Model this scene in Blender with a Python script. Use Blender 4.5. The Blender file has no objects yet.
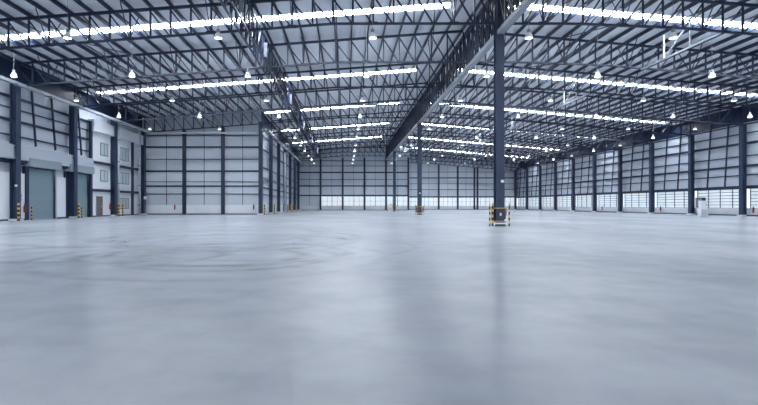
import bpy, math
from mathutils import Vector, Matrix

C = bpy.context.scene.collection
SC = bpy.context.scene

# ---------------------------------------------------------------- camera, world, exposure
F = 489.3                                   # focal length in pixels of the 758 px wide frame
cam_d = bpy.data.cameras.new('camera'); cam = bpy.data.objects.new('camera', cam_d); C.objects.link(cam)
cam.location = (0, 0, 1.2); cam.rotation_euler = (math.pi/2, 0, 0)
cam_d.sensor_width = 36; cam_d.lens = F/758*36
cam_d.shift_x = 33/758; cam_d.shift_y = 2.5/758
cam_d.clip_end = 600
SC.camera = cam
w = bpy.data.worlds.new('sky'); SC.world = w; w.use_nodes = True
bg = w.node_tree.nodes['Background']; bg.inputs[0].default_value = (0.86, 0.93, 1.0, 1); bg.inputs[1].default_value = 1.3
SC.view_settings.view_transform = 'Standard'; SC.view_settings.look = 'None'
SC.view_settings.gamma = 1; SC.view_settings.use_curve_mapping = False
SC.view_settings.exposure = 0.0
SKYLIGHT = 45.0
RIBBON = 0.66

# ---------------------------------------------------------------- dimensions (metres)
U = 8/0.2725
XC, XL, XR, XI = 9.27, -25.44, 43.5, -10.68      # ridge columns, left, right, inner-wall column lines
def TY(k): return U*(1.01+.2725*k)               # truss lines, eight metres apart
Y0 = -14.0; YT = 62.3; YF = 113.0; YR = 126.5    # back end, near cross wall, far wall, far right wall
def z_top(x):                                    # top chord axis
    return 14.60-(XC-x)*.073 if x < XC else 14.60-(x-XC)*.085
def z_bot(x):                                    # bottom chord axis
    if x <= -.66: return 12.15-(-.66-x)*.075
    if x <= 13.8: return 12.15
    if x <= 20.1: return 12.15-(x-13.8)*.04
    return 11.90-(x-20.1)*.085
def z_roof(x): return z_top(x)+.36

# ---------------------------------------------------------------- materials
def mat(name, col, rough=.6, metal=0, emit=None, es=0, spec=None):
    m = bpy.data.materials.new(name); m.use_nodes = True
    b = m.node_tree.nodes['Principled BSDF']
    b.inputs['Base Color'].default_value = (*col, 1); b.inputs['Roughness'].default_value = rough
    b.inputs['Metallic'].default_value = metal
    if spec is not None: b.inputs['Specular IOR Level'].default_value = spec
    if emit: b.inputs['Emission Color'].default_value = (*emit, 1); b.inputs['Emission Strength'].default_value = es
    return m
def noisy(m, c1, c2, scale, detail=4, stretch=(1, 1, 1)):
    nt = m.node_tree; b = nt.nodes['Principled BSDF']
    tc = nt.nodes.new('ShaderNodeTexCoord'); mp = nt.nodes.new('ShaderNodeMapping'); mp.inputs['Scale'].default_value = stretch
    n = nt.nodes.new('ShaderNodeTexNoise'); n.inputs['Scale'].default_value = scale; n.inputs['Detail'].default_value = detail
    r = nt.nodes.new('ShaderNodeValToRGB'); r.color_ramp.elements[0].position = .35; r.color_ramp.elements[1].position = .65
    r.color_ramp.elements[0].color = (*c1, 1); r.color_ramp.elements[1].color = (*c2, 1)
    nt.links.new(tc.outputs['Object'], mp.inputs[0]); nt.links.new(mp.outputs[0], n.inputs['Vector'])
    nt.links.new(n.outputs['Fac'], r.inputs[0]); nt.links.new(r.outputs[0], b.inputs['Base Color'])
    return m
def ribbed(m, axis, period, strength):
    nt = m.node_tree; b = nt.nodes['Principled BSDF']
    tc = nt.nodes.new('ShaderNodeTexCoord'); wv = nt.nodes.new('ShaderNodeTexWave')
    wv.bands_direction = axis; wv.inputs['Scale'].default_value = 0.314/period; wv.inputs['Distortion'].default_value = 0
    bp = nt.nodes.new('ShaderNodeBump'); bp.inputs['Strength'].default_value = strength; bp.inputs['Distance'].default_value = .03
    nt.links.new(tc.outputs['Object'], wv.inputs[0]); nt.links.new(wv.outputs['Fac'], bp.inputs['Height']); nt.links.new(bp.outputs[0], b.inputs['Normal'])
    return m
M = {}
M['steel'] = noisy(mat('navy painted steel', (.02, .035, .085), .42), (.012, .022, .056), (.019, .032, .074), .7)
M['column'] = noisy(mat('navy painted column', (.03, .045, .095), .4), (.024, .040, .088), (.036, .055, .11), .5)
M['dark'] = mat('dark web steel', (.009, .016, .04), .5)
M['galv'] = mat('pale galvanised steel', (.50, .55, .62), .45, .2)
M['grey'] = mat('grey painted plate', (.20, .225, .27), .6)
M['pale_plate'] = mat('pale grey flange plate', (.27, .30, .35), .5)
M['roof'] = ribbed(noisy(mat('ribbed roof sheet underside', (.5, .55, .62), .5), (.72, .76, .82), (.80, .84, .88), .25, 3), 'Y', .33, .35)
M['wallx'] = ribbed(noisy(mat('ribbed wall sheet', (.6, .65, .73), .55), (.53, .585, .67), (.60, .655, .74), .15, 2), 'X', .33, .25)
M['wally'] = ribbed(noisy(mat('ribbed wall sheet side', (.6, .65, .73), .55), (.53, .585, .67), (.60, .655, .74), .15, 2), 'Y', .33, .25)
M['white'] = noisy(mat('white painted wall', (.78, .80, .84), .6), (.72, .755, .81), (.78, .81, .86), .4)
M['plinth'] = noisy(mat('pale concrete wall foot', (.66, .70, .76), .7), (.62, .66, .72), (.72, .75, .80), .5)
M['door'] = ribbed(mat('teal grey roller shutter', (.20, .31, .355), .5), 'Z', .12, .4)
M['housing'] = mat('shutter housing', (.27, .33, .39), .5)
M['yellow'] = mat('yellow paint', (.62, .42, .06), .5)
M['black'] = mat('black paint', (.02, .02, .025), .5)
M['red'] = mat('red paint', (.26, .02, .035), .4)
M['blue'] = mat('blue plastic', (.03, .33, .62), .4)
M['cream'] = mat('cream cabinet paint', (.75, .74, .68), .5)
M['rubber'] = mat('black rubber', (.03, .03, .035), .8)
M['interior'] = mat('brown door leaf', (.16, .13, .12), .6)
M['glass'] = mat('pale blue window glass', (.52, .62, .66), .25)
M['frame'] = mat('grey window frame', (.15, .19, .25), .5)
M['lamp'] = mat('white lamp reflector', (.62, .64, .67), .35, 0, (.9, .96, 1), .0)
M['bulb'] = mat('lit lamp lens', (.9, .9, .9), .4, 0, (.95, .98, 1), 4)
M['sky'] = mat('daylit translucent roof sheet', (.8, .85, .9), .5, 0, (.90, .95, 1), SKYLIGHT)
M['ribbon'] = mat('daylit translucent window sheet', (.45, .5, .55), .5, 0, (.80, .91, 1), RIBBON)

def floor_mat():
    m = bpy.data.materials.new('polished concrete'); m.use_nodes = True
    nt = m.node_tree; L = nt.links; b = nt.nodes['Principled BSDF']
    N = lambda t: nt.nodes.new('ShaderNode'+t)
    tc = N('TexCoord')
    def noise(scale, detail, stretch=(1, 1, 1), rough=.55):
        mp = N('Mapping'); mp.inputs['Scale'].default_value = stretch; n = N('TexNoise')
        n.inputs['Scale'].default_value = scale; n.inputs['Detail'].default_value = detail; n.inputs['Roughness'].default_value = rough
        L.new(tc.outputs['Object'], mp.inputs[0]); L.new(mp.outputs[0], n.inputs['Vector']); return n.outputs['Fac']
    def math_(op, a, b_=None, c=None):
        n = N('Math'); n.operation = op
        for i, v in enumerate((a, b_, c)):
            if v is None: continue
            if isinstance(v, (int, float)): n.inputs[i].default_value = v
            else: L.new(v, n.inputs[i])
        return n.outputs[0]
    big = noise(.22, 5, (1, .55, 1)); fine = noise(1.5, 4, (.8, .9, 1), .55)
    r1 = N('ValToRGB'); r1.color_ramp.elements[0].position = .38; r1.color_ramp.elements[1].position = .60
    r1.color_ramp.elements[0].color = (.285, .31, .365, 1); r1.color_ramp.elements[1].color = (.42, .447, .505, 1)
    mixed = math_('ADD', math_('MULTIPLY', big, .7), math_('MULTIPLY', fine, .3)); L.new(mixed, r1.inputs[0])
    # tyre scuffs: arcs left by vehicles turning on the slab
    sep = N('SeparateXYZ'); L.new(tc.outputs['Object'], sep.inputs[0])
    wob = noise(.35, 2)
    breakup = noise(.9, 4, (1, 1, 1), .7)
    total = None
    arcs = [(-2.9, 11.5, 1.9, .11, 1.), (-2.7, 11.4, 2.45, .09, .8), (-2.9, 12.4, 2.85, .10, .9), (-3.0, 11.6, 3.9, .07, .5),
            (-4.6, 11.6, 1.6, .09, .8), (-3.6, 16.6, 3.7, .14, .9), (-4.6, 16.4, 3.2, .12, .8), (-4.2, 18.5, 4.6, .16, .7),
            (-6.6, 12.4, 2.2, .08, .6), (-7.5, 20.5, 6.5, .16, .6), (-9.5, 17.0, 3.5, .12, .5), (-2.0, 14.5, 4.0, .07, .5)]
    for cx, cy, r, wd, st in arcs:
        dx = math_('SUBTRACT', sep.outputs['X'], cx); dy = math_('SUBTRACT', sep.outputs['Y'], cy)
        d = math_('SQRT', math_('ADD', math_('MULTIPLY', dx, dx), math_('MULTIPLY', dy, dy)))
        d = math_('ADD', d, math_('MULTIPLY', math_('SUBTRACT', wob, .5), .7))
        e = math_('ABSOLUTE', math_('SUBTRACT', d, r))
        v = math_('MULTIPLY', math_('SUBTRACT', 1, math_('DIVIDE', e, wd*3.3)), st)
        v = math_('MAXIMUM', v, 0)
        total = v if total is None else math_('MAXIMUM', total, v)
    br = math_('MULTIPLY', math_('SUBTRACT', breakup, .33), 3.0); br = math_('MINIMUM', math_('MAXIMUM', br, 0), 1)
    fac = math_('MULTIPLY', math_('MULTIPLY', total, br), .85)
    mx = N('MixRGB'); L.new(fac, mx.inputs[0]); L.new(r1.outputs[0], mx.inputs[1]); mx.inputs[2].default_value = (.10, .115, .15, 1)
    L.new(mx.outputs[0], b.inputs['Base Color'])
    b.inputs['Roughness'].default_value = .25
    b.inputs['Specular IOR Level'].default_value = .22
    return m
M['floor'] = floor_mat()

# ---------------------------------------------------------------- mesh helpers
class MB:
    def __init__(s): s.v = []; s.f = []
    def box(s, x0, x1, y0, y1, z0, z1):
        n = len(s.v)
        s.v += [(x0,y0,z0),(x1,y0,z0),(x1,y1,z0),(x0,y1,z0),(x0,y0,z1),(x1,y0,z1),(x1,y1,z1),(x0,y1,z1)]
        s.f += [tuple(n+i for i in q) for q in ((0,3,2,1),(4,5,6,7),(0,1,5,4),(1,2,6,5),(2,3,7,6),(3,0,4,7))]
        return s
    def bar(s, p, q, w, h=None, up=(0, 0, 1)):            # w across, h along 'up'
        h = h or w; p = Vector(p); q = Vector(q); d = (q-p).normalized(); u = Vector(up)
        if abs(d.dot(u)) > .98: u = Vector((0, 1, 0))
        a = d.cross(u).normalized(); u = a.cross(d).normalized()
        n = len(s.v)
        for c in (p, q):
            for i, j in ((-1,-1),(1,-1),(1,1),(-1,1)): s.v.append(tuple(c+a*(i*w/2)+u*(j*h/2)))
        s.f += [tuple(n+i for i in t) for t in ((0,3,2,1),(4,5,6,7),(0,1,5,4),(1,2,6,5),(2,3,7,6),(3,0,4,7))]
        return s
    def angle(s, p, q, w, t, flip=1):                     # two-leg angle section
        p = Vector(p); q = Vector(q); d = (q-p).normalized(); u = Vector((0, 1, 0)); a = d.cross(u).normalized()
        s.bar(p, q, t, w, up=(0, 1, 0)); s.bar(p+a*(flip*w/2)+u*(w/2-t/2), q+a*(flip*w/2)+u*(w/2-t/2), w, t, up=(0, 1, 0)); return s
    def lathe(s, prof, cx=0, cy=0, seg=14):
        n = len(s.v)
        for r, z in prof:
            for i in range(seg):
                a = 2*math.pi*i/seg; s.v.append((cx+r*math.cos(a), cy+r*math.sin(a), z))
        for k in range(len(prof)-1):
            for i in range(seg):
                j = (i+1) % seg; s.f.append((n+k*seg+i, n+k*seg+j, n+(k+1)*seg+j, n+(k+1)*seg+i))
        s.f.append(tuple(n+i for i in range(seg))[::-1]); s.f.append(tuple(n+(len(prof)-1)*seg+i for i in range(seg)))
        return s
    def prism(s, pts, y0, y1):                            # polygon in XZ extruded along Y
        n = len(s.v); k = len(pts)
        s.v += [(x, y0, z) for x, z in pts]+[(x, y1, z) for x, z in pts]
        s.f.append(tuple(range(n, n+k))); s.f.append(tuple(range(n+2*k-1, n+k-1, -1)))
        for i in range(k): s.f.append((n+i, n+k+i, n+k+(i+1) % k, n+(i+1) % k))
        return s
    def build(s, name, m, parent=None, smooth=False):
        me = bpy.data.meshes.new(name); me.from_pydata(s.v, [], s.f); me.materials.append(M[m] if isinstance(m, str) else m)
        if smooth: me.polygons.foreach_set('use_smooth', [True]*len(me.polygons))
        o = bpy.data.objects.new(name, me); C.objects.link(o)
        if parent: o.parent = parent
        return o
def tag(o, label, cat, group=None):
    o['label'] = label; o['category'] = cat
    if group: o['group'] = group
    return o
def thing(name, label, cat, loc=(0, 0, 0), rz=0, group=None):
    o = bpy.data.objects.new(name, None); C.objects.link(o); o.location = loc; o.rotation_euler[2] = rz
    return tag(o, label, cat, group)
def struct(o): o['kind'] = 'structure'; return o
KIDS = {}
def kids(o): return [x for x in bpy.data.objects if x.parent == o]
def snapshot(root):                                       # root with its parts and sub-parts
    return (root, [(c, kids(c)) for c in kids(root)])
def dup(snap, loc, label, group=None, rz=None):
    root, ch = snap; r = root.copy(); C.objects.link(r); r.location = loc; r['label'] = label
    if rz is not None: r.rotation_euler[2] = rz
    if group: r['group'] = group
    for c, gs in ch:
        d = c.copy(); C.objects.link(d); d.parent = r
        for g in gs: e = g.copy(); C.objects.link(e); e.parent = d
    return r
ORD = ['first','second','third','fourth','fifth','sixth','seventh','eighth','ninth','tenth','eleventh','twelfth','thirteenth','fourteenth',
       'fifteenth','sixteenth','seventeenth','eighteenth','nineteenth','twentieth','twenty-first','twenty-second','twenty-third',
       'twenty-fourth','twenty-fifth','twenty-sixth','twenty-seventh','twenty-eighth','twenty-ninth','thirtieth']
BAY = 'counted from the camera'

# ================================================================ STRUCTURE
struct(MB().box(XL-.9, XR+1.2, Y0, YR+.5, -.3, 0).build('floor', 'floor'))
SKY_Y = [U*(1.135+.545*j) for j in range(-1, 6)]
SW = .88
def roof_slope(name, xa, xb, y0, y1, holes):
    """roof sheet between xa (low) and xb (near the ridge), open where the translucent strips lie"""
    mb = MB()
    def piece(x0, x1, a, b):
        if b-a < .01 or abs(x1-x0) < .01: return
        lo, hi = min(x0, x1), max(x0, x1)
        mb.prism([(lo, z_roof(lo)), (hi, z_roof(hi)), (hi, z_roof(hi)+.06), (lo, z_roof(lo)+.06)], a, b)
    y = y0
    for (ys, h0, h1) in holes:
        a, b = ys-SW/2, ys+SW/2
        piece(xa, xb, y, a)
        if xa < xb: piece(xa, h0, a, b); piece(h1, xb, a, b)
        else: piece(xa, h1, a, b); piece(h0, xb, a, b)
        y = b
    piece(xa, xb, y, y1)
    return struct(mb.build(name, 'roof'))
XLE, XRE = XL-.7, XR+.8
lo_l = [(y, XL+.5, XC-2.2) for y in SKY_Y if y < YT-3]
hi_l = [(y, XI+.1, XC-2.2) for y in SKY_Y if YT-3 < y < YF-1]
hi_r = [(y, XC+1.9, XR-.5) for y in SKY_Y if y < YR-2]
roof_slope('ceiling', XLE, XC, Y0, YT+.4, lo_l)
roof_slope('ceiling', XI-.7, XC, YT+.4, YF+.3, hi_l)
roof_slope('ceiling', XRE, XC, Y0, YR+.3, hi_r)
wn = 1
for lst in (lo_l, hi_l, hi_r):
    for ys, a, b in lst:
        mb = MB(); n = max(2, int((b-a)/3.0))
        mb.prism([(a, z_roof(a)+.01), (b, z_roof(b)+.01), (b, z_roof(b)+.05), (a, z_roof(a)+.05)], ys-SW/2, ys+SW/2)
        s = struct(mb.build('window_%d' % wn, 'sky')); wn += 1
# --- walls
def upper(name, pts, y0, y1, m): return struct(MB().prism(pts, y0, y1).build(name, m))
WX = XL-.55                                        # inner face of the left wall sheet
struct(MB().box(WX-.12, WX, Y0, YT+.12, 3.7, z_roof(XL)).build('wall_left', 'wally'))
# white lower wall left: pieces between the shutter doors
D1 = (39.6, 43.3); D2 = (45.35, 49.0); OFF = (49.2, 61.2)
for a, b in ((Y0, D1[0]), (D1[1], D2[0]), (D2[1], YT+.1)):
    struct(MB().box(XL-.60, XL-.30, a, b, .12, 3.7).build('wall_left', 'white'))
    struct(MB().box(XL-.60, XL-.27, a, b, 0, .12).build('baseboard_left', 'steel'))
for a, b in (D1, D2):
    struct(MB().box(XL-.60, XL-.30, a, b, 4.2, 4.35).build('trim_1', 'steel'))
struct(MB().box(XL-.6, XL+.05, Y0, 49.2, 4.75, 5.85).build('trim_2', 'galv'))
# right wall: foot, translucent ribbon, sheet above
RX = XR+.62; IX = XI-.45; XS = 14.55
struct(MB().box(RX-.25, RX+.1, Y0, YR+.3, .1, .85).build('wall_right', 'plinth'))
struct(MB().box(RX-.5, RX-.2, Y0, YR, 0, .13).build('baseboard_right', 'steel'))
struct(MB().box(RX, RX+.12, Y0, YR+.3, 3.1, z_roof(XR)).build('wall_right', 'wally'))
def ribbon(axis, fixed, a, b, z0, z1, nh, step):
    """translucent window ribbon: lit sheet plus rails and mullions"""
    global wn
    f = thing('window_%d' % wn, '', ''); del f['label'], f['category']; struct(f); wn += 1
    p, r = MB(), MB()
    if axis == 'y': p.box(fixed+.02, fixed+.06, a, b, z0, z1)
    else: p.box(a, b, fixed+.02, fixed+.06, z0, z1)
    for i in range(nh+1):
        z = z0+(z1-z0)*i/nh
        if axis == 'y': r.box(fixed-.05, fixed+.02, a, b, z-.035, z+.035)
        else: r.box(a, b, fixed-.05, fixed+.02, z-.035, z+.035)
    n = max(1, round((b-a)/step))
    for i in range(n+1):
        t = a+(b-a)*i/n
        if axis == 'y': r.box(fixed-.07, fixed+.02, t-.03, t+.03, z0, z1)
        else: r.box(t-.03, t+.03, fixed-.07, fixed+.02, z0, z1)
    o = p.build('pane', 'ribbon', f); o2 = r.build('window_frame', 'frame', f)
for k in range(2, 12): ribbon('y', RX, TY(k)+.3 if k > 2 else Y0, TY(k+1)-.3, .85, 3.0, 6, 2.0)
struct(MB().box(WX, WX+.05, Y0, YT, 10.75, z_roof(XL)-.05).build('trim_9', 'steel'))  # added dark strip standing in for the shade under the left eaves
struct(MB().box(RX-.05, RX, Y0, YR, 10.3, z_roof(XR)-.05).build('trim_10', 'steel'))  # right eaves shade, put in as a navy strip on the sheet
struct(MB().box(IX, IX+.05, YT+.3, YF, 11.2, z_roof(XI)-.05).build('trim_11', 'steel'))  # added navy strip imitating the unlit top of the inner wall
# near cross wall (end of the left bay)
FW = [(x, z_roof(x)) for x in (XL-.6, XI)]
struct(MB().prism([(XL-.6, 1.2), (XI-.1, 1.2), (XI-.1, z_roof(XI)), (XL-.6, z_roof(XL-.6))], YT, YT+.12).build('wall_cross', 'wallx'))
struct(MB().box(XL-.6, XI-.1, YT-.12, YT+.1, .12, 1.2).build('wall_cross', 'white'))
struct(MB().box(XL-.3, XI-.1, YT-.2, YT+.1, 0, .12).build('baseboard_cross', 'steel'))
# inner side wall running to the far wall
IX = XI-.45
struct(MB().box(IX-.12, IX, YT-.15, YF+.3, 1.2, z_roof(XI)).build('wall_inner', 'wally'))
struct(MB().box(IX-.12, IX+.1, YT-.15, YF, 0, 1.2).build('wall_inner', 'white'))
struct(MB().box(IX, IX+.24, YT+.3, YF, 4.55, 4.9).build('trim_3', 'grey'))
# far wall left of the step, and the far right wall thirteen metres beyond
struct(MB().prism([(IX, 3.25), (XS, 3.25), (XS, z_roof(XS)), (XC, z_roof(XC)), (IX, z_roof(IX))], YF, YF+.12).build('wall_far', 'wallx'))
struct(MB().box(IX, -5.7, YF-.02, YF+.1, 1.0, 3.25).build('wall_far', 'wallx'))
struct(MB().box(IX, XS, YF-.1, YF+.1, .1, 1.0).build('wall_far', 'plinth'))
struct(MB().box(IX, XS, YF-.2, YF+.1, 0, .1).build('baseboard_far', 'steel'))
for a, b in ((-5.7, -.66), (-.66, 4.35), (4.35, 9.3), (9.3, XS)): ribbon('x', YF, a+.2, b-.1, 1.0, 3.2, 2, 1.3)
struct(MB().box(XS, XS+.12, YF, YR, 0, z_roof(XS)).build('wall_return', 'wally'))
struct(MB().prism([(XS, 3.2), (RX, 3.2), (RX, z_roof(RX)), (XS, z_roof(XS))], YR, YR+.12).build('wall_rear', 'wallx'))
struct(MB().box(XS, RX, YR-.1, YR+.1, .1, .9).build('wall_rear', 'plinth'))
struct(MB().box(XS, RX-.5, YR-.2, YR+.1, 0, .1).build('baseboard_rear', 'steel'))
for a, b in ((XS+.1, 18.9), (19.1, 23.8), (24.0, 28.7), (28.9, 33.2), (33.6, 38.3), (38.5, RX-.3)): ribbon('x', YR, a, b, .9, 3.15, 2, 1.2)

# ================================================================ COLUMNS
def column_mb(h, wx, wy, rot=False):
    """H section: two flanges and a web; flanges face the camera unless rot"""
    mb = MB(); t = .045
    if not rot:
        mb.box(-wx/2, wx/2, -wy/2, -wy/2+t, 0, h); mb.box(-wx/2, wx/2, wy/2-t, wy/2, 0, h); mb.box(-t/2, t/2, -wy/2, wy/2, 0, h)
    else:
        mb.box(-wx/2, -wx/2+t, -wy/2, wy/2, 0, h); mb.box(wx/2-t, wx/2, -wy/2, wy/2, 0, h); mb.box(-wx/2, wx/2, -t/2, t/2, 0, h)
    return mb
def make_column(name, label, group, loc, h, wx, wy, rot=False, foot=.14):
    t = thing(name, label, 'column', loc, 0, group)
    mb = column_mb(h-foot, wx, wy, rot); mb.v = [(x, y, z+foot) for x, y, z in mb.v]
    mb.build('shaft', 'column', t)
    MB().box(-wx*.62, wx*.62, -wy*.62, wy*.62, foot, foot+.035).box(-wx*.5, wx*.5, -wy*.5, wy*.5, h-.03, h).build('base_plate', 'steel', t)
    st = MB()
    for z in (3.2, 5.6, 8.0): st.box(-wx*.45, wx*.45, -wy*.45, wy*.45, z-.015, z+.015)
    st.build('stiffener', 'steel', t)
    MB().box(-wx*.75, wx*.75, -wy*.75, wy*.75, 0, foot).build('concrete_foot', 'plinth', t)
    return t
hL = z_bot(XL)+.25
a = make_column('wall_column', '', 'columns along the left wall', (XL, TY(0), 0), hL, .5, .55, True)
sl = snapshot(a)
names_l = ['dark blue steel column on the left wall before the teal shutters', 'dark blue column at the left picture edge, left of the wide teal shutter',
           'dark blue column between the two teal shutters on the left wall', 'dark blue column standing before the white office front',
           'dark blue column in the corner of left wall and cross wall']
a['label'] = names_l[0]
for k in range(1, 5): dup(sl, (XL, TY(k)-(.3 if k == 4 else 0), 0), names_l[k])
hR = z_bot(XR)+.2
a = make_column('wall_column', 'right wall column nearest the camera, beyond the right picture edge', 'columns along the right wall', (XR, TY(0), 0), hR, .48, .5, True)
sr = snapshot(a)
for k in range(1, 13):
    if k < 3: lb = 'right wall column beyond the right picture edge, %s behind the nearest' % ORD[k-1]
    elif k == 3: lb = 'dark blue column closest to the right picture edge on the right wall'
    elif k == 12: lb = 'smallest dark blue column on the right wall, in the far corner'
    else: lb = 'dark blue steel column on the right wall, %s from the right picture edge' % ORD[k-3]
    dup(sr, (XR, TY(k), 0), lb)
# central columns under the ridge girder
cc = make_column('hall_column', 'large navy column in mid hall with yellow barrier round its foot', 'free-standing columns under the ridge', (XC, TY(0), 0), 14.3, .5, .5, False)
sc_ = snapshot(cc)
dup(sc_, (XC, TY(-4), 0), 'free-standing column behind the camera under the ridge girder')
dup(sc_, (XC, TY(4), 0), 'second free-standing navy column in mid hall, small barrier at its foot')
dup(sc_, (XC, TY(8), 0), 'farthest free-standing column under the ridge, beside a cream cabinet')
# inner side wall columns
hI = z_bot(XI)+.2
a = make_column('wall_column', 'dark corner column where the cross wall meets the inner side wall', 'columns along the inner side wall', (XI, TY(4)-.3, 0), hI, .5, .5, True)
si = snapshot(a)
for k in range(5, 11): dup(si, (XI, TY(k), 0), 'dark inner side wall column, %s behind the corner column' % ORD[k-5] if k < 10 else 'last dark column of the inner side wall at the far wall')
# wall posts on cross wall, far wall and rear wall
def posts(name, xs, y, h_of, w_, where, group):
    for i, x in enumerate(xs):
        t = thing(name, '%s, %s from its left end' % (where, ORD[i]), 'post', (x, y, 0), 0, group)
        MB().box(-w_/2, w_/2, -.16, -.13, .1, h_of(x)).box(-w_/2, w_/2, .1, .13, .1, h_of(x)).box(-.02, .02, -.13, .1, .1, h_of(x)).build('shaft', 'steel', t)
        MB().box(-w_*.7, w_*.7, -.25, .15, 0, .1).build('base_plate', 'steel', t)
posts('wall_post', [XL+4.95, XL+9.85], YT-.3, z_bot, .42, 'navy post of the near cross wall', 'posts of the cross wall')
posts('wall_post', [-5.85, -.76, 4.25, 9.2, XS-.2], YF-.36, z_bot, .42, 'navy post of the far wall', 'posts of the far wall')
posts('wall_post', [19.0, 23.9, 28.8, 33.1, 33.9, 38.4], YR-.36, z_bot, .42, 'navy post of the far right wall', 'posts of the far right wall')

# ================================================================ GIRTS AND RODS ON THE WALLS
def girt(p, q, w_, h_, label, group): tag(MB().bar(p, q, w_, h_).build('wall_girt', 'steel'), label, 'girt', group)
HN = ['lowest', 'second from bottom', 'third from bottom', 'fourth from bottom', 'fifth from bottom', 'sixth from bottom', 'topmost', 'uppermost']
def girts(p, q, zs, label, group):
    for i, (z, h_) in enumerate(zs):
        girt((p[0], p[1], z), (q[0], q[1], z), .12, h_, '%s, %s' % (label, HN[i] if i < len(zs)-1 else 'topmost'), group)
girts((RX-.1, Y0), (RX-.1, YR-.3), [(3.16, .36), (4.5, .12), (5.5, .24), (6.6, .12), (8.0, .26), (9.1, .12), (10.1, .12)], 'dark horizontal girt along the right wall', 'girts of the right wall')
girts((WX+.1, Y0), (WX+.1, YT-.2), [(4.55, .2), (6.6, .1), (7.77, .2), (8.7, .09), (9.57, .2)], 'dark horizontal girt along the left wall', 'girts of the left wall')
girts((XL, YT-.1), (XI-.1, YT-.1), [(2.6, .07), (3.6, .18), (4.15, .07), (5.5, .22), (7.0, .08), (8.55, .24), (10.0, .10)], 'dark horizontal girt on the near cross wall', 'girts of the cross wall')
girts((IX, YF-.1), (XS, YF-.1), [(3.4, .3), (5.6, .28), (7.1, .12), (8.7, .30), (10.2, .12), (11.4, .12)], 'dark horizontal girt on the far wall', 'girts of the far wall')
girts((XS+.1, YR-.1), (RX-.3, YR-.1), [(3.3, .3), (5.2, .14), (6.7, .1), (8.2, .28), (9.7, .12)], 'dark horizontal girt on the far right wall', 'girts of the far right wall')
girts((IX+.1, YT+.3), (IX+.1, YF-.2), [(2.6, .1), (3.5, .2), (6.2, .15), (8.6, .2), (10.4, .12)], 'dark horizontal girt on the inner side wall', 'girts of the inner side wall')
girt((XL-.2, Y0, 4.62), (XL-.2, 49.2, 4.62), .2, .18, 'dark beam under the pale ledge above the teal shutters', 'girts of the left wall')
def rods(pts, label, group):
    for i, (p, q) in enumerate(pts):
        tag(MB().bar(p, q, .13, .13).build('sag_rod', 'steel'), '%s, %s' % (label, ORD[i]+' nearest the camera' if i else 'nearest the camera'), 'rod', group)
rr_ = [((RX-.55, TY(k)+8*f, 3.2), (RX-.1, TY(k)+8*f, 10.9)) for k in range(1, 12) for f in (.33, .67)]
rods(rr_[:30], 'thin leaning rod between girts of the right wall', 'sag rods of the right wall')
rods([((XL-.1, TY(k)+8*f, 6.0), (WX+.1, TY(k)+8*f, 10.6)) for k in range(0, 2) for f in (.33, .67)]+[((XL-.1, TY(2)+1.6, 6.0), (WX+.1, TY(2)+1.6, 10.6))], 'thin leaning rod high on the left wall', 'sag rods of the left wall')
def vrods(xs, y, z0, zt, label, group):
    for i, x in enumerate(xs):
        tag(MB().bar((x, y, z0), (x, y, zt(x)), .06, .06).build('sag_rod', 'steel'), '%s, %s from its left end' % (label, ORD[i]), 'rod', group)
vrods([XL+2.6, XL+7.4, XL+12.3], YT-.08, 1.2, z_bot, 'thin upright rod on the near cross wall', 'sag rods of the cross wall')
vrods([-8.4, -3.3, 1.75, 6.75, 11.9], YF-.08, 1.0, z_bot, 'thin upright rod on the far wall', 'sag rods of the far wall')
vrods([16.8, 21.4, 26.3, 31.0, 36.2, 41.0], YR-.08, .9, z_bot, 'thin upright rod on the far right wall', 'sag rods of the far right wall')

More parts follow.
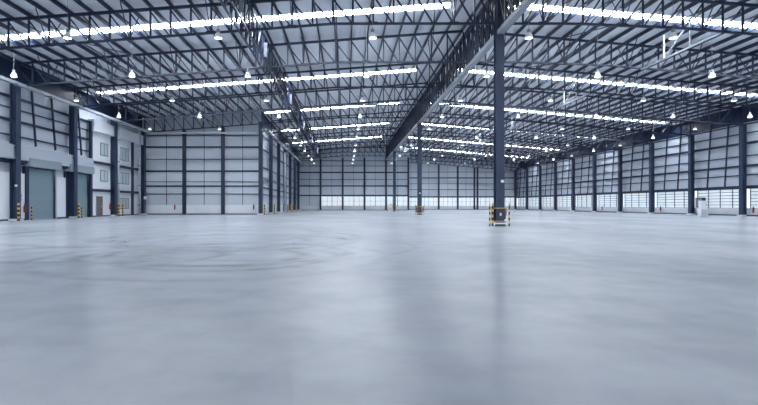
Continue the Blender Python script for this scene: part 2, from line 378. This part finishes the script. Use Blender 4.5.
# ================================================================ ROOF STEEL
NP = 28
def panel_x(side, i): 
    x0, x1 = (XC-.28, XL+.05) if side < 0 else (XC+.28, XR-.05)
    return x0+(x1-x0)*i/NP
def half_truss(side, i0, i1, detailed):
    """half truss from the ridge (panel 0) to the wall (panel 28); posts and diagonals are parts"""
    t = thing('roof_truss', '', 'truss')
    xs = [panel_x(side, i) for i in range(NP+1)]
    top, bot = MB(), MB()
    for i in range(i0, i1):
        xa, xb = xs[i], xs[i+1]
        for dy in (-.055, .055):
            top.bar((xa, dy, z_top(xa)), (xb, dy, z_top(xb)), .05, .15); 
        top.bar((xa, 0, z_top(xa)+.06), (xb, 0, z_top(xb)+.06), .2, .025)
        bot.bar((xa, 0, z_bot(xa)), (xb, 0, z_bot(xb)), .16, .03); bot.bar((xa, .05, z_bot(xa)+.04), (xb, .05, z_bot(xb)+.04), .02, .13); bot.bar((xa, -.05, z_bot(xa)+.04), (xb, -.05, z_bot(xb)+.04), .02, .13)
    top.build('top_chord', 'steel', t); bot.build('bottom_chord', 'steel', t)
    web = MB()
    for i in range(i0, i1+1):
        x = xs[i]; mb = MB().angle((x, 0, z_bot(x)+.05), (x, 0, z_top(x)-.05), .085, .03, side)
        if detailed: mb.build('web_post', 'steel', t)
        else: web.v, web.f = web.v+mb.v, web.f+[tuple(j+len(web.v) for j in q) for q in mb.f]
    for i in range(i0, i1):
        xa, xb = xs[i], xs[i+1]                       # top end on the wall side, bottom end on the ridge side
        mb = MB().angle((xb, 0, z_top(xb)-.06), (xa, 0, z_bot(xa)+.06), .075, .03, side)
        if detailed: mb.build('web_diagonal', 'steel', t)
        else: web.v, web.f = web.v+mb.v, web.f+[tuple(j+len(web.v) for j in q) for q in mb.f]
    if not detailed: web.build('web', 'steel', t)
    for i in range(i0+2, i1, 4):
        br = MB(); x = xs[i]; br.bar((x, 0, z_bot(x)), (x, 1.25, z_top(x)+.05), .05).bar((x, 0, z_bot(x)), (x, -1.25, z_top(x)+.05), .05)
        br.box(x-.28, x+.28, -.03, .03, z_bot(x)-.04, z_bot(x)+.16)
        br.build('knee_brace', 'steel', t)
    return t
iI = 16                                                # panel that meets the inner side wall
def truss_label(side, n): return 'navy lattice roof truss %s the ridge, %s from the camera' % ('left of' if side < 0 else 'right of', ORD[n])
tl = half_truss(-1, 0, NP, True); tl.location = (0, TY(0), 0); tl['label'] = truss_label(-1, 0); tl['group'] = 'roof trusses left of the ridge'; s_ = snapshot(tl)
dup(s_, (0, TY(-1), 0), 'navy lattice roof truss left of the ridge, out of view above the frame')
for k in range(1, 5): dup(s_, (0, TY(k), 0), truss_label(-1, k))
tl = half_truss(-1, 0, iI, True); tl.location = (0, TY(5), 0); tl['label'] = truss_label(-1, 5); tl['group'] = 'roof trusses left of the ridge'; s_ = snapshot(tl)
dup(s_, (0, TY(6), 0), truss_label(-1, 6))
tl = half_truss(-1, 0, iI, False); tl.location = (0, TY(7), 0); tl['label'] = truss_label(-1, 7); tl['group'] = 'roof trusses left of the ridge'; s_ = snapshot(tl)
for k in (8, 9, 10): dup(s_, (0, TY(k), 0), truss_label(-1, k))
tr = half_truss(1, 0, NP, True); tr.location = (0, TY(0), 0); tr['label'] = truss_label(1, 0); tr['group'] = 'roof trusses right of the ridge'; s_ = snapshot(tr)
dup(s_, (0, TY(-1), 0), 'navy lattice roof truss right of the ridge, out of view above the frame')
for k in range(1, 7): dup(s_, (0, TY(k), 0), truss_label(1, k))
tr = half_truss(1, 0, NP, False); tr.location = (0, TY(7), 0); tr['label'] = truss_label(1, 7); tr['group'] = 'roof trusses right of the ridge'; s_ = snapshot(tr)
for k in (8, 9, 10): dup(s_, (0, TY(k), 0), truss_label(1, k))
tr = half_truss(1, 5, NP, False); tr.location = (0, TY(11), 0); tr['label'] = truss_label(1, 11); tr['group'] = 'roof trusses right of the ridge'; s_ = snapshot(tr)
dup(s_, (0, TY(12)-.3, 0), truss_label(1, 12))
# purlins: cold-formed C sections lying along the hall on the top chords
for side in (-1, 1):
    for i in range(0, NP+1):
        x = panel_x(side, i); z = z_top(x)+.21
        y1 = (YF-.1 if i <= iI else YT-.1) if side < 0 else (YF-.1 if i < 5 else YR-.1)
        mb = MB().box(x-.012, x+.012, Y0, y1, z-.13, z+.13).box(x-.012, x+.07, Y0, y1, z-.13, z-.115).box(x-.012, x+.07, Y0, y1, z+.115, z+.13)
        tag(mb.build('roof_purlin', 'steel'), 'dark purlin under the %s roof slope, %s down from the ridge' % ('left' if side < 0 else 'right', ORD[i]), 'purlin', 'purlins of the %s slope' % ('left' if side < 0 else 'right'))
# ridge girder between the free-standing columns
def long_girder(name, x, w_, zb, zt, length, step, plate, mt='dark', chord='steel', dbl=True, rails=False):
    t = thing(name, '', 'girder')
    MB().box(-w_/2, -w_/2+.12, 0, length, zt-.1, zt+.06).box(w_/2-.12, w_/2, 0, length, zt-.1, zt+.06).build('top_chord', chord, t)
    bc = MB()
    if rails: bc.box(-w_/2, -w_/2+.09, 0, length, zb-.04, zb+.08).box(w_/2-.09, w_/2, 0, length, zb-.04, zb+.08)
    else: bc.box(-w_/2, w_/2, 0, length, zb-.04, zb).box(-w_/2, -w_/2+.03, 0, length, zb-.08, zb+.2).box(w_/2-.03, w_/2, 0, length, zb-.08, zb+.2)
    bc.build('bottom_chord', plate, t)
    n = round(length/step); st = length/n
    p0 = MB(); q0 = MB()
    for s in ((-1, 1) if dbl else (0,)):
        xx = s*(w_/2-.06)
        p0.box(xx-.055, xx+.055, -.055, .055, zb+.05, zt-.05)
        q0.bar((xx, 0, zb+.1), (xx, st, zt-.1), .09)
    if dbl: p0.bar((-w_/2, 0, zb+.2), (w_/2, 0, zt-.2), .06)
    me_p = p0.build('web_post', mt, t); me_q = q0.build('web_diagonal', mt, t)
    for i in range(1, n+1):
        c = me_p.copy(); C.objects.link(c); c.parent = t; c.location = (0, i*st, 0)
    for i in range(1, n):
        c = me_q.copy(); C.objects.link(c); c.parent = t; c.location = (0, i*st, 0)
    t.location = (x, 0, 0); return t
g = long_girder('ridge_girder', XC, .38, 11.5, 14.35, 31.36, 1.31, 'pale_plate'); g['group'] = 'ridge girder spans'
g.location = (XC, TY(-4)+.32, 0); g['label'] = 'dark ridge girder span overhead, ending at the large near column'; s_ = snapshot(g)
dup(s_, (XC, TY(0)+.32, 0), 'dark ridge girder span from the large near column to the second')
dup(s_, (XC, TY(4)+.32, 0), 'dark ridge girder span from the second column to the farthest')
g = long_girder('ridge_girder', XC, .38, 11.5, 14.35, YF-1.2-TY(8), 1.33, 'pale_plate'); g['group'] = 'ridge girder spans'
g.location = (XC, TY(8)+.32, 0); g['label'] = 'dark ridge girder span from the farthest column to the far wall'
# box girder across the trusses left of the ridge, a line of sway frames right of it
XG = -6.1
g = long_girder('sway_girder', XG, .62, 11.55, 13.3, 7.84, 1.31, 'steel', 'steel', rails=True); g['group'] = 'sway girder bays left of the ridge'
MB().box(.28, .50, 4.9, 4.93, 11.7, 12.7).build('closing_plate', 'grey', g)
g.location = (XG, TY(0)+.08, 0); g['label'] = 'navy box girder bay left of the ridge, nearest the camera'; s_ = snapshot(g)
dup(s_, (XG, TY(-1)+.08, 0), 'navy box girder bay left of the ridge, overhead of the camera view')
for k in range(1, 10): dup(s_, (XG, TY(k)+.08, 0), 'navy box girder bay left of the ridge, %s from the camera' % ORD[k])
def sway(x, label, y, group):
    t = thing('longitudinal_truss', label, 'bracing', (x, y, 0), 0, group); zb, zt = z_bot(x)-.05, z_top(x)-.1
    MB().box(-.06, .06, .02, 7.96, zb-.05, zb+.05).build('bottom_rail', 'galv', t)
    MB().bar((0, 2.6, zb), (0, 2.6, zt), .09).build('upright', 'galv', t)
    MB().bar((0, 5.3, zb), (0, 5.3, zt), .09).build('upright', 'galv', t)
    MB().bar((0, 2.6, zt), (0, 5.3, zb), .09).build('diagonal', 'galv', t)
    return snapshot(t)
s_ = sway(22.7, 'pale steel sway frame right of the ridge, nearest the camera', TY(0), 'pale sway frames right of the ridge')
for n, k in enumerate((2, 4, 6, 8)): dup(s_, (22.7, TY(k), 0), 'pale steel sway frame right of the ridge, %s from the camera' % ORD[n+1])
def xbrace(x, ks, label, group):
    t = thing('cross_brace', '', 'bracing', (x, 0, 0), 0, group); zb, zt = z_bot(x)+.05, z_top(x)-.1
    MB().bar((0, .04, zb), (0, 7.96, zt), .06).bar((0.07, .04, zt), (0.07, 7.96, zb), .06).build('diagonal', 'steel', t)
    MB().box(-.04, .04, .04, 7.96, zb-.04, zb+.04).build('bottom_rail', 'steel', t)
    s = snapshot(t); t.location = (x, TY(ks[0]), 0); t['label'] = label+', nearest the camera'
    for n, k in enumerate(ks[1:]): dup(s, (x, TY(k), 0), label+', %s from the camera' % ORD[n+1])
xbrace(-.7, range(0, 10), 'thin crossed brace between trusses, midway left of the ridge', 'crossed braces left of the ridge')
xbrace(-16, range(0, 4), 'thin crossed brace between trusses near the left wall', 'crossed braces near the left wall')
xbrace(16.2, range(0, 10), 'thin crossed brace between trusses, close right of the ridge', 'crossed braces close right of the ridge')
xbrace(33.5, range(1, 12), 'thin crossed brace between trusses near the right wall', 'crossed braces near the right wall')

# ================================================================ CABLE TRAY ALONG THE LEFT
def tray(name, p, q, label):
    t = thing(name, label, 'tray', p, 0, 'cable trays below the trusses'); d = Vector(q)-Vector(p); L = d.length; u = d.normalized(); a = Vector((0, 0, 1)).cross(u)
    z = Vector((0, 0, 0)); e = u*L
    MB().bar(z-a*.16, e-a*.16, .03, .22).bar(z+a*.16, e+a*.16, .03, .22).bar(z-Vector((0, 0, .1)), e-Vector((0, 0, .1)), .32, .02).build('tray_channel', 'galv', t)
    MB().bar(z+Vector((0, 0, .02)), e+Vector((0, 0, .02)), .12, .1).build('conduit', 'grey', t)
    h = MB(); n = int(L/4)
    for i in range(1, n): h.bar(u*(i*L/n)-a*.4-Vector((0, 0, .13)), u*(i*L/n)+a*.2-Vector((0, 0, .13)), .05)
    h.build('bracket', 'steel', t)
tray('cable_tray', (XL+.75, Y0, 10.3), (XL+.75, YT-.9, 10.3), 'long pale cable tray running along the top of the left wall')
tray('cable_tray', (XL+1.0, YT-.75, 10.25), (XI-.5, YT-.75, 10.25), 'pale cable tray crossing in front of the near cross wall')
tray('cable_tray', (XI+.75, YT-.5, 10.6), (XI+.75, YF-.5, 10.6), 'pale cable tray along the top of the inner side wall')

# ================================================================ SHUTTER DOORS AND OFFICE FRONT
dn = 1
for (a, b) in (D1, D2):
    d = MB().box(XL-.52, XL-.44, a, b, 0, 4.25).build('door_%d' % dn, 'door'); struct(d); dn += 1
    r = MB()
    for i in range(1, 30): r.box(XL-.44, XL-.43, a+.1, b-.1, i*.14, i*.14+.02)
    r.build('slat_joint', 'housing', d)
    MB().box(XL-.44, XL-.40, a+.05, b-.05, 0, .1).build('bottom_rail', 'housing', d)
    MB().box(XL-.45, XL+.12, a-.35, b+.3, 4.3, 4.98).build('shutter_housing', 'housing', d)
    MB().box(XL-.5, XL-.2, a-.4, a, 0, 4.3).build('guide_rail', 'steel', d)
    MB().box(XL-.5, XL-.2, b, b+.12, 0, 4.3).build('guide_rail', 'galv', d)
ox = XL-.28
struct(MB().box(XL-.55, ox, OFF[0], OFF[1], 0.02, 8.7).build('wall_office', 'white'))
struct(MB().box(XL-.55, ox+.35, OFF[0], OFF[1]+.1, 8.7, 9.85).build('trim_4', 'white'))
for i, z in enumerate((2.75, 5.6)): struct(MB().box(ox, ox+.22, OFF[0]-.2, OFF[1], z-.16, z+.1).build('trim_%d' % (5+i), 'steel'))
struct(MB().box(ox, ox+.2, OFF[0]-.3, OFF[0]+.1, 0, 9.6).build('trim_7', 'steel'))
struct(MB().box(ox, ox+.2, 58.55, 58.9, 0, 9.6).build('trim_8', 'steel'))
def office_window(y0, y1, z0, z1):
    global wn
    f = MB().box(ox, ox+.05, y0, y1, z0, z0+.07).box(ox, ox+.05, y0, y1, z1-.07, z1).box(ox, ox+.05, y0, y0+.07, z0, z1).box(ox, ox+.05, y1-.07, y1, z0, z1)
    n = 2 if y1-y0 < 2 else 3
    for i in range(1, n): y = y0+(y1-y0)*i/n; f.box(ox, ox+.05, y-.03, y+.03, z0, z1)
    o = struct(f.build('window_%d' % wn, 'frame')); wn += 1
    MB().box(ox+.005, ox+.02, y0+.05, y1-.05, z0+.05, z1-.05).build('pane', 'glass', o)
for y0, y1, zz in ((51.2, 52.8, (6.4, 7.75)), (51.2, 52.8, (3.7, 4.9)), (55.5, 57.9, (6.3, 7.8)), (55.5, 57.9, (3.6, 4.95)), (55.5, 57.9, (.75, 2.0))):
    office_window(y0, y1, *zz)
d = struct(MB().box(ox, ox+.05, 50.4, 51.5, 0.0, 2.05).build('door_3', 'interior'))
MB().box(ox, ox+.08, 50.32, 50.4, 0, 2.12).box(ox, ox+.08, 51.5, 51.58, 0, 2.12).box(ox, ox+.08, 50.32, 51.58, 2.05, 2.12).build('door_frame', 'frame', d)
MB().box(ox+.05, ox+.12, 51.3, 51.36, .98, 1.1).build('door_handle', 'galv', d)
def pipe(x, y, z1, r, label):
    t = thing('downpipe', label, 'pipe', (x, y, 0), 0, 'pale downpipes on the left')
    MB().lathe([(r, 0), (r, z1)], seg=10).build('pipe_run', 'galv', t, True)
    b = MB()
    for z in (1.2, 3.6, 6.0, 8.4): b.box(-.3, 0, -.04, .04, z-.03, z+.03).lathe([(r+.02, z-.05), (r+.02, z+.05)], seg=10)
    b.build('clamp', 'grey', t)
pipe(XL+.15, 54.4, 10.1, .13, 'pale downpipe right beside the column in front of the office')
pipe(XL+.15, 60.0, 10.1, .13, 'pale downpipe near the corner with the cross wall')
pipe(XI+.2, TY(7)-1.5, 10.2, .16, 'pale downpipe between columns of the inner side wall')

# ================================================================ FLOOR OBJECTS
def striped_post(mb_y, mb_k, x, y, h, r, n):
    for i in range(n):
        m_ = mb_y if i % 2 else mb_k
        m_.lathe([(r, h*i/n), (r, h*(i+1)/n)], x, y, 10)
def bollard(loc, h, label, group='striped bollards on the left side', r=.075):
    t = thing('bollard', label, 'bollard', loc, 0, group)
    MB().lathe([(r, 0), (r, h-.02), (r*.7, h)], 0, 0, 12).build('post', 'yellow', t)
    for i in range(0, 8, 2): MB().lathe([(r+.004, h*i/8), (r+.004, h*(i+1)/8)], 0, 0, 12).build('black_band', 'black', t)
    MB().lathe([(r*2, 0), (r*2, .02)]).build('base_plate', 'black', t)
    return t
bollard((XL+.55, TY(1)-.45, 0), 1.35, 'yellow and black bollard before the column at the left picture edge', r=.085)
bollard((XL+.25, TY(1)+1.55, 0), 1.2, 'thin striped bollard left of the wide teal shutter', r=.05)
bollard((XL+.55, TY(2)-.1, 0), 1.35, 'yellow and black bollard before the column between the shutters', r=.085)
bollard((XL+.2, TY(2)+1.1, 0), 1.1, 'thin striped bollard in front of the narrow teal shutter', r=.06)
bollard((XL+.62, TY(3)-.25, 0), 1.35, 'striped bollard before the column at the office front', r=.1)
bollard((XL+.35, TY(3)+1.3, 0), 1.35, 'striped bollard beside the downpipe at the office front', r=.08)
for i, k in enumerate((4, 5, 7, 8, 9)):
    bollard((XI+.55, TY(k)-(.5 if k > 4 else .7), 0), 1.3, 'striped bollard before the inner side wall, %s from the corner' % ORD[i], 'striped bollards of the inner side wall', .1)
bollard((XI+.75, TY(7)+2.5, 0), 1.3, 'striped bollard between columns of the inner side wall', 'striped bollards of the inner side wall', .1)
def extinguisher(loc, label, rz=0, group='red fire extinguishers'):
    t = thing('fire_extinguisher', label, 'extinguisher', loc, rz, group)
    MB().lathe([(.065, 0), (.078, .03), (.078, .48), (.06, .56), (.03, .60)], seg=12).build('cylinder', 'red', t, True)
    MB().lathe([(.025, .60), (.025, .66)], seg=8).box(-.09, .03, -.015, .015, .66, .69).box(-.08, .02, -.012, .012, .71, .73).build('valve', 'black', t)
    MB().bar((.03, 0, .64), (.11, 0, .55), .025).bar((.11, 0, .55), (.11, 0, .2), .025).build('hose', 'black', t)
    MB().box(-.04, .04, .07, .2, .35, .39).build('bracket', 'galv', t)
    return t
ex = extinguisher((XC-.36, TY(0)+.1, .35), 'red fire extinguisher on the left side of the large near column')
es = snapshot(ex)
for loc, lb, rz in [((XC+.37, TY(0)+.1, .35), 'red fire extinguisher on the right side of the large near column', 0),
                ((XC-.42, TY(4), .35), 'red extinguisher left on the second free-standing column', 0),
                ((XC+.42, TY(4), .35), 'red extinguisher right on the second free-standing column', 0),
                ((XC-.1, TY(8)-.5, .45), 'red extinguisher on the farthest free-standing column', 0),
                ((XL-.08, TY(1)+1.2, .6), 'red extinguisher on white wall beside the column at the left picture edge', math.pi/2),
                ((XL-.06, 52.9, .7), 'red extinguisher on the white office wall right of the brown door', math.pi/2),
                ((-21.7, YT-.35, .6), 'red extinguisher at the left part of the near cross wall', 0),
                ((-11.7, YT-.35, .6), 'red extinguisher at the right end of the near cross wall', 0),
                ((XR+.2, 52.5, .35), 'red extinguisher at the right picture edge on the right wall', -math.pi/2),
                ((XR+.2, 68.0, .35), 'red extinguisher on the right wall left of the white cabinet', -math.pi/2),
                ((XR+.2, 83.5, .35), 'small red extinguisher on the right wall, third from the right', -math.pi/2)]:
    dup(es, loc, lb, rz=rz)
def barrier(cx, cy, w_, h, label):
    t = thing('column_barrier', label, 'barrier', (cx, cy, 0), 0, 'yellow and black column barriers')
    for (x, y, r) in ((-w_/2, 0, .036), (w_/2, 0, .036), (-w_*.24, .42, .055)):
        p = MB().lathe([(r, 0), (r, h)], x, y, 10).build('post', 'yellow', t)
        for i in range(0, 8, 2): MB().lathe([(r+.004, h*i/8), (r+.004, h*(i+1)/8)], x, y, 10).build('black_band', 'black', p)
    MB().box(-w_/2, w_/2, .40, .43, 1.0, 1.04).build('rail', 'yellow', t)
    MB().box(-w_/2, w_/2, .40, .43, .25, .29).build('rail', 'yellow', t)
    for s in (-1, 1): MB().box(s*w_/2-.015, s*w_/2+.015, 0, .42, .95, .98).build('side_rail', 'yellow', t)
    MB().prism([(-w_*.22, 0), (w_*.3, 0), (w_*.28, .12), (-w_*.20, .12)], -.1, .08).build('wheel_stop', 'rubber', t)
barrier(8.66, TY(0)-2.05, 1.1, 1.3, 'yellow and black tube barrier before the large near column')
barrier(9.1, TY(4)-1.3, 1.05, 1.25, 'small yellow and black barrier before the second free-standing column')
barrier(9.1, TY(8)-1.4, 1.05, 1.25, 'tiny striped barrier before the farthest free-standing column')
t = tag(MB().box(-.1, .1, -.02, 0, 0, .16).build('column_sign', 'white'), 'small white sign on the large near column', 'sign', 'white signs on the columns'); t.location = (XC+.13, TY(0)-.26, 2.55)
for loc, lb in (((XC, TY(4)-.26, 2.6), 'small white sign on the second free-standing column'), ((XL+.26, TY(1)-.3, 2.6), 'small white sign on the column at the left picture edge')):
    c = t.copy(); C.objects.link(c); c.location = loc; c['label'] = lb
c = tag(MB().lathe([(.05, 0), (.06, .12), (.03, .18)], seg=10).build('electrical_socket', 'white'), 'small white socket low on the front of the large near column', 'socket'); c.location = (XC, TY(0)-.31, .55)
# cabinets
def cabinet(loc, w_, d_, h, label, m_='cream', cat='cabinet'):
    t = thing('control_cabinet', label, cat, loc, 0, 'cabinets on the hall floor')
    MB().box(-w_/2, w_/2, -d_/2, d_/2, .08, h*.52).box(-w_*.40, w_*.40, -d_*.45, d_*.45, h*.52, h-.05).build('body', m_, t)
    MB().box(-w_*.46, w_*.46, -d_*.5, d_*.5, h-.05, h).build('lid', m_, t)
    MB().box(-w_*.52, w_*.52, -d_*.52, d_*.52, 0, .08).build('plinth', 'galv', t)
    dd = MB().box(-w_*.34, w_*.34, -d_/2-.02, -d_*.45, h*.56, h-.1).build('door', m_, t)
    MB().box(w_*.22, w_*.26, -d_/2-.05, -d_/2-.02, h*.7, h*.78).build('handle', 'black', dd)
    MB().box(-w_*.42, w_*.42, -d_/2-.015, -d_/2, .14, h*.48).build('lower_panel', 'galv', t)
cabinet((34.7, 47.6, 0), .66, .5, 1.62, 'white two-tier cabinet standing on the floor before the right wall', 'white')
cabinet((8.35, TY(8)-2.0, 0), .75, .6, 1.5, 'cream cabinet left of the farthest free-standing column')
t = thing('power_box', 'dark blue switch box on the right wall behind the white cabinet', 'switch box', (XR-.25, 59.7, 0))
MB().box(-.2, .2, -.6, .6, .9, 2.1).build('body', 'steel', t); MB().box(-.23, -.2, -.5, .5, 1.0, 2.0).build('door', 'grey', t); MB().box(-.05, .05, -.4, .4, 0, .9).build('support', 'steel', t)
t = thing('wall_phone', 'bright blue box on the white wall left of the wide shutter', 'call box', (XL-.2, 38.35, 0))
MB().box(-.08, .12, -.16, .16, 1.55, 2.05).build('body', 'blue', t); MB().box(.12, .14, -.10, .10, 1.65, 1.8).build('cover', 'white', t)
t = thing('junction_box', 'pale junction box on the cross wall corner column', 'box', (XL+.45, TY(4)-.62, 0))
MB().box(-.2, .2, -.1, .1, 1.9, 2.3).build('body', 'galv', t); MB().box(-.15, .15, -.12, -.1, 1.95, 2.25).build('cover', 'white', t)

# ================================================================ HIGH BAY LAMPS
LX = [-23.5, -15.15, -6.95, 1.45, 9.95, 17.8, 25.9, 33.8, 41.8]
LD = [.907+.2725*n for n in range(11)]
COLN = ['column of lamps beside the left wall', 'second lamp line from the left wall', 'lamp line under the left box girder', 'lamp line midway left of the ridge',
        'lamp line beside the ridge girder', 'lamp line close right of the ridge', 'lamp line midway right of the ridge', 'second lamp line from the right wall', 'lamp line beside the right wall']
COLN[0] = 'lamp line beside the left wall'
ZL = 10.28
for ci, x in enumerate(LX):
    zt = z_roof(x)-.005; first = None; m = 0
    for n, d in enumerate(LD):
        y = d*U
        px = 346+F*x/y
        if x < XI and y > YT-2: continue
        if px < -25 or px > 783: continue
        lb = 'white bell pendant, %s, %s' % (COLN[ci], 'nearest the camera' if m == 0 else ORD[m]+' from the camera')
        if first is None:
            t = thing('pendant_lamp', lb, 'lamp', (x, y, 0), 0, 'high bay pendant lamps')
            MB().lathe([(.012, ZL+.46), (.012, zt)], seg=6).build('hanging_rod', 'grey', t)
            MB().lathe([(.09, ZL+.30), (.10, ZL+.34), (.10, ZL+.46), (.05, ZL+.50)], seg=12).build('ballast_housing', 'grey', t, True)
            MB().lathe([(.215, ZL), (.22, ZL+.02), (.205, ZL+.10), (.155, ZL+.22), (.09, ZL+.31)], seg=16).build('reflector', 'lamp', t, True)
            MB().lathe([(.10, ZL-.05), (.17, ZL-.02), (.205, ZL)], seg=16).build('lens', 'bulb', t, True)
            first = snapshot(t)
        else: dup(first, (x, y, 0), lb)
        m += 1
